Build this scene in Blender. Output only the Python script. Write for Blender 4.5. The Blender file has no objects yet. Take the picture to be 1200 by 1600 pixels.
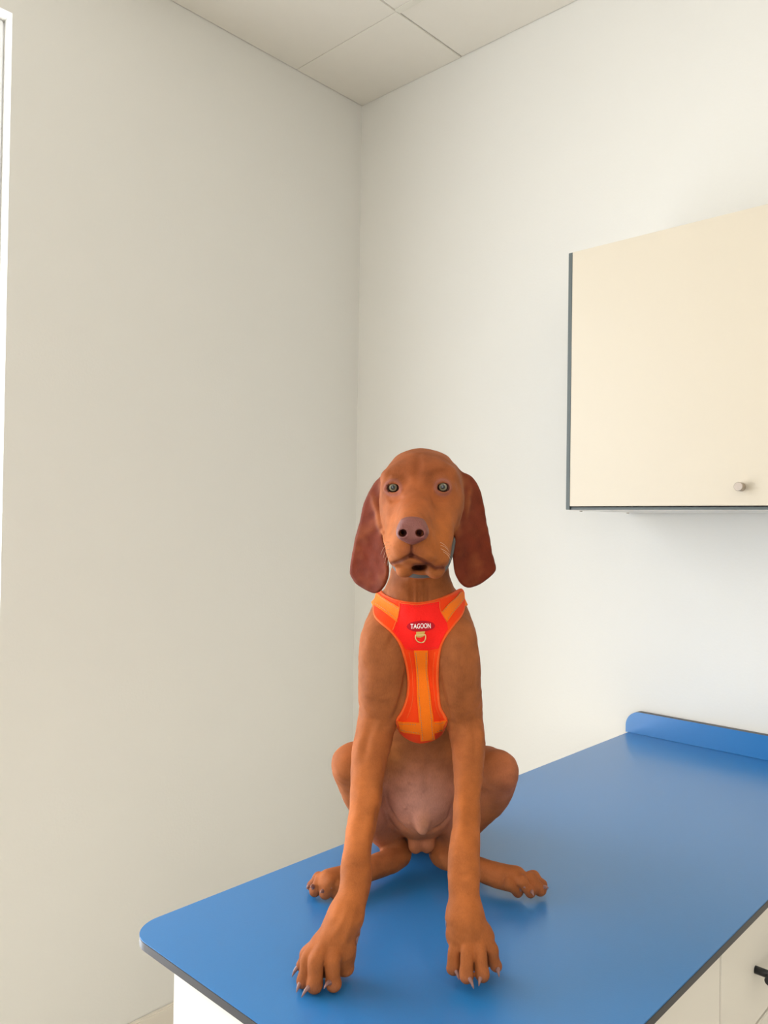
import bpy, bmesh, math, random
import numpy as np
from mathutils import Vector, Matrix, geometry
from mathutils.bvhtree import BVHTree

# ------------------------------------------------------------------ camera
random.seed(7); np.random.seed(7)
sc = bpy.context.scene
COL = sc.collection
FPX, YAW, PITCH, ROLL = 1244.65, math.radians(43.2658), math.radians(0.7402), math.radians(-0.8321)
TOP = 0.90                                   # worktop height
CAM = Vector((1.8586, -1.8399, TOP + 0.5))
RT = Vector((math.cos(YAW), math.sin(YAW), 0))
FH = Vector((-math.sin(YAW), math.cos(YAW), 0))
FWD = FH * math.cos(PITCH) + Vector((0, 0, math.sin(PITCH)))
UP = RT.cross(FWD)
cR = RT * math.cos(ROLL) - UP * math.sin(ROLL)
cU = RT * math.sin(ROLL) + UP * math.cos(ROLL)
cam_d = bpy.data.cameras.new('camera')
cam_d.sensor_fit = 'HORIZONTAL'; cam_d.sensor_width = 36.0
cam_d.lens = FPX / 1200 * 36.0
cam_d.clip_start = 0.02
cam = bpy.data.objects.new('camera', cam_d); COL.objects.link(cam)
M = Matrix((cR, cU, -FWD)).transposed().to_4x4(); M.translation = CAM
cam.matrix_world = M
sc.camera = cam

# ------------------------------------------------------------------ light and exposure
w = bpy.data.worlds.new('sky'); sc.world = w; w.use_nodes = True
bg = w.node_tree.nodes['Background']
bg.inputs[0].default_value = (0.90, 0.94, 1.0, 1)
bg.inputs[1].default_value = 7.2
vs = sc.view_settings
vs.view_transform = 'Standard'; vs.look = 'None'; vs.gamma = 1.0; vs.use_curve_mapping = False
vs.exposure = -0.06
WIN = dict(y0=-3.15, y1=-1.122, z0=0.25, z1=2.545)      # window in the left wall
FILL_WIN = dict(x0=2.9, x1=4.1, z0=0.85, z1=2.5)            # unseen window, added behind the viewer for fill light
ROOM = dict(x1=4.3, y0=-4.6, h=TOP + 1.8704)
def portal(name, loc, rot, sx, sy):
    l = bpy.data.lights.new(name, 'AREA'); l.shape = 'RECTANGLE'; l.size = sx; l.size_y = sy
    l.cycles.is_portal = True
    o = bpy.data.objects.new(name, l); COL.objects.link(o); o.location = loc; o.rotation_euler = rot
    return o
portal('window_portal', (-0.24, (WIN['y0'] + WIN['y1']) / 2, (WIN['z0'] + WIN['z1']) / 2), (0, -math.pi / 2, 0),
       WIN['z1'] - WIN['z0'], WIN['y1'] - WIN['y0'])

portal('fill_window_portal', ((FILL_WIN['x0'] + FILL_WIN['x1']) / 2, ROOM['y0'] - 0.24, (FILL_WIN['z0'] + FILL_WIN['z1']) / 2), (math.pi / 2, 0, 0),
       FILL_WIN['x1'] - FILL_WIN['x0'], FILL_WIN['z1'] - FILL_WIN['z0'])

# ------------------------------------------------------------------ materials
def srgb(r, g, b):
    f = lambda c: (c / 255) / 12.92 if c / 255 <= 0.04045 else (((c / 255) + 0.055) / 1.055) ** 2.4
    return (f(r), f(g), f(b), 1)
def mat(name, col, rough=0.5, metal=0.0, noise=0.0, nscale=8.0, bump=0.0, bscale=60.0, spec=0.5, sheen=0.0, emit=None, coat=0.0, coat_rough=0.1):
    m = bpy.data.materials.new(name); m.use_nodes = True
    nt = m.node_tree; b = nt.nodes['Principled BSDF']
    b.inputs['Base Color'].default_value = col
    b.inputs['Roughness'].default_value = rough
    b.inputs['Metallic'].default_value = metal
    b.inputs['Specular IOR Level'].default_value = spec
    b.inputs['Sheen Weight'].default_value = sheen
    b.inputs['Coat Weight'].default_value = coat; b.inputs['Coat Roughness'].default_value = coat_rough
    tc = nt.nodes.new('ShaderNodeTexCoord')
    if noise > 0:
        n = nt.nodes.new('ShaderNodeTexNoise'); n.inputs['Scale'].default_value = nscale; n.inputs['Detail'].default_value = 4
        nt.links.new(tc.outputs['Object'], n.inputs['Vector'])
        mr = nt.nodes.new('ShaderNodeMapRange'); mr.inputs[3].default_value = 1 - noise; mr.inputs[4].default_value = 1 + noise
        nt.links.new(n.outputs['Fac'], mr.inputs[0])
        mx = nt.nodes.new('ShaderNodeMix'); mx.data_type = 'RGBA'; mx.blend_type = 'MULTIPLY'; mx.inputs[0].default_value = 1
        mx.inputs[6].default_value = col
        nt.links.new(mr.outputs[0], mx.inputs[7]); nt.links.new(mx.outputs[2], b.inputs['Base Color'])
    if bump > 0:
        n2 = nt.nodes.new('ShaderNodeTexNoise'); n2.inputs['Scale'].default_value = bscale; n2.inputs['Detail'].default_value = 3
        nt.links.new(tc.outputs['Object'], n2.inputs['Vector'])
        bp = nt.nodes.new('ShaderNodeBump'); bp.inputs['Strength'].default_value = bump; bp.inputs['Distance'].default_value = 0.002
        nt.links.new(n2.outputs['Fac'], bp.inputs['Height']); nt.links.new(bp.outputs[0], b.inputs['Normal'])
    if emit:
        b.inputs['Emission Color'].default_value = emit[0]; b.inputs['Emission Strength'].default_value = emit[1]
    return m
MT = {
 'wall': mat('wall_paint', srgb(230, 228, 221), 0.75, noise=0.012, nscale=3, bump=0.12, bscale=160, spec=0.3),
 'wall_far': mat('far_wall_paint', srgb(226, 222, 212), 0.75, noise=0.012, nscale=3, bump=0.12, bscale=160, spec=0.3),
 'ceil': mat('ceiling_tile_board', srgb(236, 231, 221), 0.9, noise=0.015, nscale=20, bump=0.15, bscale=300, spec=0.2),
 'tbar': mat('painted_steel_grid', srgb(228, 224, 212), 0.6),
 'floor': mat('vinyl_floor', srgb(176, 168, 152), 0.45, noise=0.06, nscale=12),
 'base': mat('baseboard_paint', srgb(230, 222, 208), 0.5),
 'frame': mat('window_frame_white', srgb(240, 240, 240), 0.4),
 'lam': mat('white_laminate', srgb(238, 233, 222), 0.42, noise=0.01, nscale=6),
 'cream': mat('cream_laminate', srgb(210, 199, 178), 0.42, noise=0.012, nscale=4),
 'lam_edge': mat('grey_edge_band', srgb(84, 92, 90), 0.5),
 'blue': mat('blue_laminate', srgb(40, 119, 183), 0.34, noise=0.02, nscale=5, bump=0.05, bscale=500, coat=0.45, coat_rough=0.22),
 'edge_dark': mat('dark_compact_core', srgb(62, 61, 63), 0.42, noise=0.05, nscale=40),
 'black': mat('black_powder_coat', srgb(22, 24, 30), 0.4),
 'nickel': mat('brushed_nickel', srgb(176, 164, 152), 0.38, metal=0.85),
 'dark': mat('shadow_gap_core', srgb(46, 43, 40), 0.8),
 'fill_lamp': mat('fill_panel_diffuser', srgb(255, 244, 226), 0.5, emit=((1.0, 0.92, 0.83, 1), 8.0)),
}
gm = bpy.data.materials.new('window_glass'); gm.use_nodes = True
nt = gm.node_tree; nt.nodes.remove(nt.nodes['Principled BSDF'])
tr = nt.nodes.new('ShaderNodeBsdfTransparent'); gl = nt.nodes.new('ShaderNodeBsdfGlossy'); gl.inputs['Roughness'].default_value = 0.02
ms = nt.nodes.new('ShaderNodeMixShader'); ms.inputs[0].default_value = 0.06
nt.links.new(tr.outputs[0], ms.inputs[1]); nt.links.new(gl.outputs[0], ms.inputs[2])
nt.links.new(ms.outputs[0], nt.nodes['Material Output'].inputs[0])
MT['glass'] = gm

# ------------------------------------------------------------------ mesh helpers
def link(o, parent=None):
    COL.objects.link(o)
    if parent is not None: o.parent = parent
    return o
def mesh_obj(name, bm, m, parent=None, smooth=False, loc=None):
    me = bpy.data.meshes.new(name); bm.to_mesh(me); bm.free()
    if smooth:
        me.polygons.foreach_set('use_smooth', [True] * len(me.polygons))
    if m: me.materials.append(m)
    o = bpy.data.objects.new(name, me); link(o, parent)
    if loc is not None: o.location = loc
    return o
def boxes(name, bl, m, parent=None, bevel=0.0, loc=None):
    bm = bmesh.new()
    for (x0, x1, y0, y1, z0, z1) in bl:
        r = bmesh.ops.create_cube(bm, size=1)
        for v in r['verts']:
            v.co = Vector(((x0 + x1) / 2 + v.co.x * (x1 - x0), (y0 + y1) / 2 + v.co.y * (y1 - y0), (z0 + z1) / 2 + v.co.z * (z1 - z0)))
    if bevel > 0:
        bmesh.ops.bevel(bm, geom=bm.edges[:], offset=bevel, segments=2, affect='EDGES')
    return mesh_obj(name, bm, m, parent, loc=loc)
def prism(name, pts, z0, z1, m, parent=None, axis='z', bevel=0.0, cap_mat=None):
    """outline pts (2D) pulled from z0 to z1 along an axis; cap_mat goes on the far cap"""
    f = {'z': lambda p, h: (p[0], p[1], h), 'y': lambda p, h: (p[0], h, p[1])}[axis]
    bm = bmesh.new()
    a = [bm.verts.new(f(p, z0)) for p in pts]; b = [bm.verts.new(f(p, z1)) for p in pts]
    n = len(pts)
    bm.faces.new(a[::-1]); top = bm.faces.new(b)
    for i in range(n): bm.faces.new((a[i], a[(i + 1) % n], b[(i + 1) % n], b[i]))
    bmesh.ops.recalc_face_normals(bm, faces=bm.faces[:])
    if bevel > 0:
        es = [e for e in bm.edges if (e.verts[0] in a) == (e.verts[1] in a)]
        bmesh.ops.bevel(bm, geom=es, offset=bevel, segments=2, affect='EDGES')
    if cap_mat is not None:
        for fc in bm.faces:
            if abs((fc.normal.z if axis == 'z' else fc.normal.y)) > 0.99 and abs((fc.calc_center_median()[2 if axis == 'z' else 1]) - z1) < 1e-5: fc.material_index = 1
    o = mesh_obj(name, bm, m, parent)
    if cap_mat is not None: o.data.materials.append(cap_mat)
    return o
def tube(name, pts, radii, m, parent=None, seg=10, closed=False, smooth=True):
    bm = bmesh.new(); pts = [Vector(p) for p in pts]; n = len(pts)
    if not hasattr(radii, '__len__'): radii = [radii] * n
    rings = []; prev = None
    for i in range(n):
        if closed: t = pts[(i + 1) % n] - pts[i - 1]
        else: t = pts[min(i + 1, n - 1)] - pts[max(i - 1, 0)]
        t.normalize()
        if prev is None:
            a = Vector((0, 0, 1)) if abs(t.z) < 0.9 else Vector((1, 0, 0))
            u = t.cross(a).normalized()
        else:
            u = (prev - t * prev.dot(t)).normalized()
        prev = u; v = t.cross(u)
        rings.append([bm.verts.new(pts[i] + (u * math.cos(2 * math.pi * k / seg) + v * math.sin(2 * math.pi * k / seg)) * radii[i]) for k in range(seg)])
    for i in range(n if closed else n - 1):
        r0, r1 = rings[i], rings[(i + 1) % n]
        for k in range(seg): bm.faces.new((r0[k], r0[(k + 1) % seg], r1[(k + 1) % seg], r1[k]))
    if not closed: bm.faces.new(rings[0][::-1]); bm.faces.new(rings[-1])
    bmesh.ops.recalc_face_normals(bm, faces=bm.faces[:])
    return mesh_obj(name, bm, m, parent, smooth=smooth)
def empty(name, loc, rz=0.0):
    o = bpy.data.objects.new(name, None); COL.objects.link(o); o.location = loc; o.rotation_euler = (0, 0, rz)
    o.empty_display_size = 0.05
    return o
def tag(o, label=None, cat=None, group=None, kind=None):
    if label: o['label'] = label
    if cat: o['category'] = cat
    if group: o['group'] = group
    if kind: o['kind'] = kind
    return o

# ------------------------------------------------------------------ the room
H = ROOM['h']; X1 = ROOM['x1']; Y0 = ROOM['y0']; T = 0.22
tag(boxes('floor', [(-T, X1 + T, Y0 - T, T, -0.1, 0)], MT['floor']), 'pale vinyl floor of the consulting room', kind='structure')
wl = boxes('wall_left', [(-T, 0, Y0 - T, WIN['y0'], 0, H + 0.15), (-T, 0, WIN['y1'], T, 0, H + 0.15),
                    (-T, 0, WIN['y0'], WIN['y1'], 0, WIN['z0']), (-T, 0, WIN['y0'], WIN['y1'], WIN['z1'], H + 0.15)], MT['wall'])
tag(wl, 'off-white painted wall with the tall window', kind='structure')
tag(boxes('wall_right', [(0, X1 + T, 0, T, 0, H + 0.15)], MT['wall']), 'off-white painted wall behind the wall cabinet', kind='structure')
tag(boxes('wall_back', [(0, FILL_WIN['x0'], Y0 - T, Y0, 0, H + 0.15), (FILL_WIN['x1'], X1 + T, Y0 - T, Y0, 0, H + 0.15), (FILL_WIN['x0'], FILL_WIN['x1'], Y0 - T, Y0, 0, FILL_WIN['z0']), (FILL_WIN['x0'], FILL_WIN['x1'], Y0 - T, Y0, FILL_WIN['z1'], H + 0.15)], MT['wall_far']), 'off-white wall behind the viewer', kind='structure')
tag(boxes('wall_side', [(X1, X1 + T, Y0, 0, 0, H + 0.15)], MT['wall_far']), 'off-white wall on the far side of the room', kind='structure')
tag(boxes('baseboard_left', [(0, 0.014, Y0, 0, 0, 0.118)], MT['base'], bevel=0.003), 'low painted baseboard along the window wall', kind='structure')
tag(boxes('baseboard_right', [(0.014, 0.90, -0.014, 0, 0, 0.118)], MT['base'], bevel=0.003), 'low painted baseboard under the wall cabinet wall', kind='structure')
# ceiling: a steel grid with lay-in tiles, cut along the two walls
tag(boxes('ceiling', [(0, X1, Y0, 0, H + 0.03, H + 0.13)], MT['ceil']), 'suspended ceiling of large square tiles', kind='structure')
ceil = bpy.data.objects['ceiling']
GX, GY, PIT = 0.415, -0.285, 0.6
xs = [0.0] + [GX + i * PIT for i in range(20) if GX + i * PIT < X1] + [X1]
ys = [0.0] + [GY - i * PIT for i in range(20) if GY - i * PIT > Y0] + [Y0]
FILL_PANELS = [(5, 3), (5, 6), (3, 5), (3, 7)]
tile_cache = {}
for i in range(len(xs) - 1):
    for j in range(len(ys) - 1):
        if (i, j) in FILL_PANELS: continue
        g = 0.0022
        sx, sy = xs[i + 1] - xs[i] - g, ys[j] - ys[j + 1] - (0.0003 if i == 0 else g)
        key = (round(sx, 3), round(sy, 3))
        if key not in tile_cache:
            o = boxes('ceiling_tile', [(-sx / 2, sx / 2, -sy / 2, sy / 2, 0, 0.016)], MT['ceil'], ceil, bevel=0.0015)
            tile_cache[key] = o.data
        else:
            o = link(bpy.data.objects.new('ceiling_tile', tile_cache[key]), ceil)
        dz = 0.0 if i == 0 else 0.0012 * math.sin(i * 2.1 + j * 1.3)
        o.location = ((xs[i] + xs[i + 1]) / 2, (ys[j] + ys[j + 1]) / 2, H + 0.002 + dz)
for yy in ys[1:-1]:                                    # steel bars between the rows, from the first full tile on
    boxes('ceiling_bar', [(GX + 0.002, X1 - 0.002, yy - 0.0105, yy + 0.0105, H - 0.0015, H + 0.0008)], MT['tbar'], ceil, bevel=0.0004)
# four unseen glowing ceiling panels, added further back as fill light
names_l = ['on the far side, nearer the cabinet wall', 'on the far side, furthest back', 'nearest the window wall, over the viewer', 'nearest the window wall, further back']
for n, (i, j) in enumerate(FILL_PANELS):
    L = empty('ceiling_fill_light', ((xs[i] + xs[i + 1]) / 2, (ys[j] + ys[j + 1]) / 2, H + 0.002))
    tag(L, 'unseen square ceiling panel added as fill light ' + names_l[n], 'fill light', 'unseen fill panels in the ceiling')
    boxes('fill_panel_frame', [(-.299, .299, -.299, -.275, -.004, .02), (-.299, .299, .275, .299, -.004, .02), (-.299, -.275, -.275, .275, -.004, .02), (.275, .299, -.275, .275, -.004, .02)], MT['frame'], L)
    boxes('fill_diffuser', [(-.275, .275, -.275, .275, 0, .01)], MT['fill_lamp'], L)
# windows
def window(name, label, loc, rz, hw, hh):
    W = empty(name, loc, rz); tag(W, label, kind='structure')
    fw = 0.016
    boxes('window_frame', [(-.03, .03, -hw, -hw + fw, 0, hh), (-.03, .03, hw - fw, hw, 0, hh), (-.03, .03, -hw + fw, hw - fw, 0, fw), (-.03, .03, -hw + fw, hw - fw, hh - fw, hh)], MT['frame'], W, bevel=0.004)
    boxes('window_mullion', [(-.025, .025, -.03, .03, fw, hh - fw)], MT['frame'], W, bevel=0.004)
    for s in (-1, 1):
        a, b = sorted((s * 0.03, s * (hw - fw)))
        boxes('pane', [(-.004, .004, a, b, fw, hh - fw)], MT['glass'], W)
window('window_1', 'tall bright window in the left wall', (-0.072, (WIN['y0'] + WIN['y1']) / 2, WIN['z0']), 0, (WIN['y1'] - WIN['y0']) / 2, WIN['z1'] - WIN['z0'])
window('fill_window', 'unseen window added behind the viewer for fill light', ((FILL_WIN['x0'] + FILL_WIN['x1']) / 2, Y0 - 0.1, FILL_WIN['z0']), math.pi / 2, (FILL_WIN['x1'] - FILL_WIN['x0']) / 2, FILL_WIN['z1'] - FILL_WIN['z0'])

# ------------------------------------------------------------------ wall cabinet
YC, XC, ZB, ZT = -0.2948, 0.9514, TOP + 0.5333, TOP + 1.0982
CW = 0.90
wc = empty('wall_cabinet', (XC, -0.001, ZB)); tag(wc, 'cream wall cabinet with dark grey edges and a small round knob', 'cabinet')
d = -YC - 0.001; h = ZT - ZB; t = 0.016
DT = 0.017                                          # door thickness
boxes('side_panel', [(0, t * 0.62, -d, 0, 0, h)], MT['lam_edge'], wc, bevel=0.0008)
boxes('side_panel', [(CW - t, CW, -d, 0, 0, h)], MT['lam_edge'], wc, bevel=0.0008)
boxes('bottom_panel', [(t * 0.62, CW - t, -d + 0.004, 0, 0, 0.0055)], MT['lam_edge'], wc, bevel=0.0006)
boxes('underside', [(t * 0.62, CW - t, -d + 0.012, -0.004, -0.0012, 0.0)], MT['lam'], wc)
boxes('top_panel', [(t * 0.62, CW - t, -d + DT + 0.004, 0, h - t, h - 0.003)], MT['lam'], wc)
boxes('back_panel', [(t, CW - t, -0.008, -0.002, t, h - t)], MT['lam'], wc)
for n, (a, b, kx) in enumerate(((t * 0.62 + 0.0006, CW / 2 - 0.0015, 0.3736), (CW / 2 + 0.0015, CW - t - 0.001, CW - 0.3736))):
    dr = boxes('cabinet_door', [(a, b, -d - 0.0015, -d + DT, 0.0075, h - 0.0005)], MT['cream'], wc, bevel=0.0008)
    kb = tube('knob', [(kx, -d - 0.0012, 0.0425), (kx, -d - 0.006, 0.0425), (kx, -d - 0.0065, 0.0425), (kx, -d - 0.021, 0.0425), (kx, -d - 0.022, 0.0425)],
              [0.0052, 0.0052, 0.0083, 0.0083, 0.0076], MT['nickel'], dr, seg=24, smooth=False)
    tag(kb, 'brushed nickel knob')
# small screw caps under the cabinet side
for yy in (-d + 0.045, -d + 0.27):
    tube('screw_cap', [(0.012, yy, -0.0035), (0.012, yy, 0.0)], [0.003, 0.004], MT['nickel'], wc, seg=10)

# ------------------------------------------------------------------ worktop, upstand and base cabinets
TX0, TX1, TY0, TH = 0.9664, 1.5012, -1.339, 0.0115
R = 0.042; pts = []
for cx, cy, a0 in ((TX0 + R, TY0 + R, 180), (TX1 - R * 0.5, TY0 + R * 0.5, 270)):
    rr = R if a0 == 180 else R * 0.5
    for k in range(13):
        a = math.radians(a0 + 90 * k / 12); pts.append((cx + rr * math.cos(a), cy + rr * math.sin(a)))
pts += [(TX1, -0.002), (TX0, -0.002)]
wt = empty('worktop', ((TX0 + TX1) / 2, TY0 / 2, TOP - TH)); tag(wt, 'blue laminate worktop with rounded corner and dark grey edge', 'worktop')
lp = [(x - wt.location.x, y - wt.location.y) for x, y in pts]
prism('core_board', lp, 0, TH - 0.0012, MT['edge_dark'], wt, bevel=0.0006)
prism('blue_surface', lp, TH - 0.0012, TH, MT['blue'], wt, bevel=0.0004)
us = empty('backsplash', ((TX0 + TX1) / 2, -0.011, TOP)); tag(us, 'low blue upstand with a rounded end against the wall', 'backsplash')
SL, SH, SR = 0.9612, 0.0525, 0.036
pts = [(SL, 0)] + [(SL + SR - SR * math.cos(math.radians(90 * k / 12)), SH - SR + SR * math.sin(math.radians(90 * k / 12))) for k in range(13)] + [(TX1, SH), (TX1, 0)]
pts = [(x - us.location.x, z + 0.0003) for x, z in pts]
prism('core_board', pts, 0.009, -0.0078, MT['edge_dark'], us, axis='y', bevel=0.0004)
prism('blue_surface', pts, -0.0078, -0.009, MT['blue'], us, axis='y', bevel=0.0004)
BX0, BX1, BZ = 1.052, 1.490, TOP - TH - 0.0004
def base_unit(name, label, ya, yb, end, drawers):
    o = empty(name, ((BX0 + BX1) / 2, (ya + yb) / 2, 0)); tag(o, label, 'cabinet')
    q = lambda x0, x1, y0, y1, z0, z1: (x0 - o.location.x, x1 - o.location.x, y0 - o.location.y, y1 - o.location.y, z0, z1)
    f = 0.018
    boxes('plinth', [q(BX0 + .03, BX1 - .05, ya + .01, yb, 0.0005, .10)], MT['dark'], o)
    boxes('carcass', [q(BX0 + f, BX1 - f - .002, ya + (f if end else .0008), yb - .0008, .10, BZ)], MT['dark'], o)  # coloured dark to stand for the shade in the gaps between fronts
    boxes('back_panel', [q(BX0, BX0 + f - .0005, ya + (f if end else .0008), yb - .0008, 0.0005, BZ)], MT['lam'], o, bevel=0.001)
    if end: boxes('end_panel', [q(BX0, BX1 - f - .002, ya, ya + f - .0005, 0.0005, BZ)], MT['lam'], o, bevel=0.001)
    z = BZ - .002
    for hgt in drawers:
        fr = boxes('drawer_front' if len(drawers) > 1 else 'cabinet_door', [q(BX1 - f, BX1, ya + .0028, yb - .0028, z - hgt + .005, z)], MT['lam'], o, bevel=0.0008)
        if len(drawers) > 1:
            zc = z - hgt / 2; y1, y2 = ya + .1235, yb - .1235
            bar_x = BX1 + .023
            bar = tube('bar_handle', [q(bar_x, 0, y1 - .017, 0, zc, 0)[0::2], q(bar_x, 0, y2 + .017, 0, zc, 0)[0::2]], .006, MT['black'], fr, seg=16)
            bar.data.polygons.foreach_set('use_smooth', [len(pp.vertices) == 4 for pp in bar.data.polygons])
            tag(bar, 'black bar handle')
            for yy in (y1, y2):
                tube('handle_post', [q(BX1 - .0002, 0, yy, 0, zc, 0)[0::2], q(bar_x, 0, yy, 0, zc, 0)[0::2]], .0052, MT['black'], fr, seg=14)
        z -= hgt
    return o
base_unit('base_cabinet', 'white base cabinet with plain front at the free end of the worktop', -1.326, -0.8325, True, [BZ - .102])
base_unit('drawer_cabinet', 'white drawer cabinet with black bar handles under the worktop', -0.8325, -0.004, False, [.157, .30, BZ - .102 - .457])

# ------------------------------------------------------------------ the dog: a blended body surface
# working frame: X to the viewer's right, D away from the viewer, Z up, origin at the viewer's eye
# at() places a landmark from its bearing and its distance D; px() gives a size at that distance
Z_TABLE = -0.5
def at(x, y, D):
    u, v = (x - 600) / FPX, -(y - 800) / FPX
    c, s = math.cos(ROLL), math.sin(ROLL)
    u, v = c * u + s * v, -s * u + c * v
    k = D / (math.cos(PITCH) - v * math.sin(PITCH))
    return np.array((u * k, D, (math.sin(PITCH) + v * math.cos(PITCH)) * k))
def px(n, D): return n * D / FPX
def rotm(rot):
    (a, b, c) = [math.radians(q) for q in rot]
    X = np.array([[1, 0, 0], [0, math.cos(a), -math.sin(a)], [0, math.sin(a), math.cos(a)]])
    Y = np.array([[math.cos(b), 0, math.sin(b)], [0, 1, 0], [-math.sin(b), 0, math.cos(b)]])
    Z = np.array([[math.cos(c), -math.sin(c), 0], [math.sin(c), math.cos(c), 0], [0, 0, 1]])
    return Z @ Y @ X
def spline(C, n, closed=False):
    """Catmull-Rom through the rows of C"""
    C = np.asarray(C, float); m = len(C); out = []
    g = (lambda i: C[i % m]) if closed else (lambda i: C[min(max(i, 0), m - 1)])
    for i in range(m if closed else m - 1):
        p0, p1, p2, p3 = g(i - 1), g(i), g(i + 1), g(i + 2)
        for k in range(n):
            t = k / n
            out.append(0.5 * (2 * p1 + (p2 - p0) * t + (2 * p0 - 5 * p1 + 4 * p2 - p3) * t * t + (3 * p1 - p0 - 3 * p2 + p3) * t ** 3))
    if not closed: out.append(C[-1])
    return np.array(out)
class Field:
    def __init__(self): self.p = []
    def _add(self, fn, lo, hi, k, op):
        m = k + 0.02
        self.p.append((fn, np.asarray(lo) - m, np.asarray(hi) + m, k, op))
    def cone(self, a, ra, b, rb, k=0.015, op=1, sq=None):
        a, b = np.asarray(a, float), np.asarray(b, float); ab = b - a; L = max(ab.dot(ab), 1e-12)
        def fn(P):
            q = P - a; t = np.clip(q @ ab / L, 0, 1); v = q - t[:, None] * ab
            if sq is not None:
                ax, f = sq; v = v + ((f - 1) * (v @ ax))[:, None] * ax
            return np.sqrt((v * v).sum(1)) - (ra + (rb - ra) * t)
        r = max(ra, rb) * (1.0 if sq is None else max(1.0, 1 / sq[1]))
        self._add(fn, np.minimum(a, b) - r, np.maximum(a, b) + r, k, op)
    def chain(self, pts, k=0.015, op=1, sq=None, n=4):
        """pts: (x, y, D, r) landmarks joined by a smooth tapering limb (one shape)"""
        C = np.array([list(at(x, y, D)) + [px(r, D)] for x, y, D, r in pts], float)
        C = spline(C, n) if len(C) > 2 else C
        A, E = C[:-1, :3], C[1:, :3] - C[:-1, :3]; L = np.maximum((E * E).sum(1), 1e-12); R0, R1 = C[:-1, 3], C[1:, 3]
        def fn(P):
            best = np.full(len(P), 1e9)
            for a, e, l, r0, r1 in zip(A, E, L, R0, R1):
                q = P - a; t = np.clip(q @ e / l, 0, 1); v = q - t[:, None] * e
                if sq is not None:
                    ax, f = sq; v = v + ((f - 1) * (v @ ax))[:, None] * ax
                np.minimum(best, np.sqrt((v * v).sum(1)) - (r0 + (r1 - r0) * t), out=best)
            return best
        r = C[:, 3].max() * (1.0 if sq is None else max(1.0, 1 / sq[1]))
        self._add(fn, C[:, :3].min(0) - r, C[:, :3].max(0) + r, k, op)
    def ell(self, x, y, D, rx, rd, rz, k=0.015, op=1, rot=(0, 0, 0)):
        """ellipsoid; rot = tilts in degrees about X, D and Z"""
        c = at(x, y, D); r = np.array([px(rx, D), px(rd, D), px(rz, D)])
        R_ = rotm(rot)
        def fn(P):
            q = (P - c) @ R_
            k0 = np.sqrt(((q / r) ** 2).sum(1)); k1 = np.sqrt(((q / (r * r)) ** 2).sum(1)) + 1e-9
            return k0 * (k0 - 1) / k1
        m = r.max(); self._add(fn, c - m, c + m, k, op)
    def slab(self, poly, Dn, mid, thick, k=0.012, tilt=1.0):
        """flap: outline in landmarks seen at distance Dn, middle surface D = mid(X, Z), half thickness(X, Z)"""
        Q = spline(np.array([at(x, y, Dn)[[0, 2]] for x, y in poly]), 3, True)
        def fn(P):
            x, z = P[:, 0] * Dn / P[:, 1], P[:, 2] * Dn / P[:, 1]
            d = np.full(len(P), 1e9); ins = np.zeros(len(P), bool)
            for i in range(len(Q)):
                a, b = Q[i], Q[(i + 1) % len(Q)]; e = b - a
                wx, wz = x - a[0], z - a[1]
                t = np.clip((wx * e[0] + wz * e[1]) / (e @ e), 0, 1)
                d = np.minimum(d, (wx - t * e[0]) ** 2 + (wz - t * e[1]) ** 2)
                c = (a[1] > z) != (b[1] > z)
                with np.errstate(divide='ignore', invalid='ignore'):
                    ins ^= c & (x < e[0] * (z - a[1]) / (e[1] if abs(e[1]) > 1e-9 else 1e-9) + a[0])
            d2 = np.sqrt(d) * np.where(ins, -1, 1)
            th = thick(x, z); r = 0.8 * th
            w_ = (np.abs(P[:, 1] - mid(x, z)) - th) * tilt
            q0, q1 = d2 + r, w_ + r
            return np.minimum(np.maximum(q0, q1), 0) + np.sqrt(np.maximum(q0, 0) ** 2 + np.maximum(q1, 0) ** 2) - r
        lo = np.array([Q[:, 0].min(), 0, Q[:, 1].min()]); hi = np.array([Q[:, 0].max(), 0, Q[:, 1].max()])
        lo -= 0.008; hi += 0.008; lo[1], hi[1] = Dn - 0.05, Dn + 0.09
        self._add(fn, lo, hi, k, 1)
    def ev(self, P, prims):
        d = np.full(len(P), 0.05)
        for fn, lo, hi, k, op in prims:
            s = np.nonzero(((P >= lo) & (P <= hi)).all(1))[0]
            if len(s) == 0: continue
            b = fn(P[s]); a = d[s]
            if op > 0:
                hk = np.maximum(k - np.abs(a - b), 0) / k
                d[s] = np.minimum(a, b) - hk * hk * k * 0.25
            else:
                b = -b
                hk = np.maximum(k - np.abs(a - b), 0) / k
                d[s] = np.maximum(a, b) + hk * hk * k * 0.25
        return d
    def hit(self, x, y, D0=0.82, D1=1.22):
        """distance D at which the body surface is met in the direction of a landmark"""
        Ds = np.arange(D0, D1, 0.002); e = at(x, y, 1.0); P = Ds[:, None] * e[None]
        lo, hi = P.min(0), P.max(0)
        d = self.ev(P, [q for q in self.p if (q[1] <= hi).all() and (q[2] >= lo).all()])
        i = np.nonzero(d < 0)[0]
        if not len(i): return None
        i = i[0]
        return Ds[i] if i == 0 else Ds[i - 1] + (Ds[i] - Ds[i - 1]) * d[i - 1] / (d[i - 1] - d[i])
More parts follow.
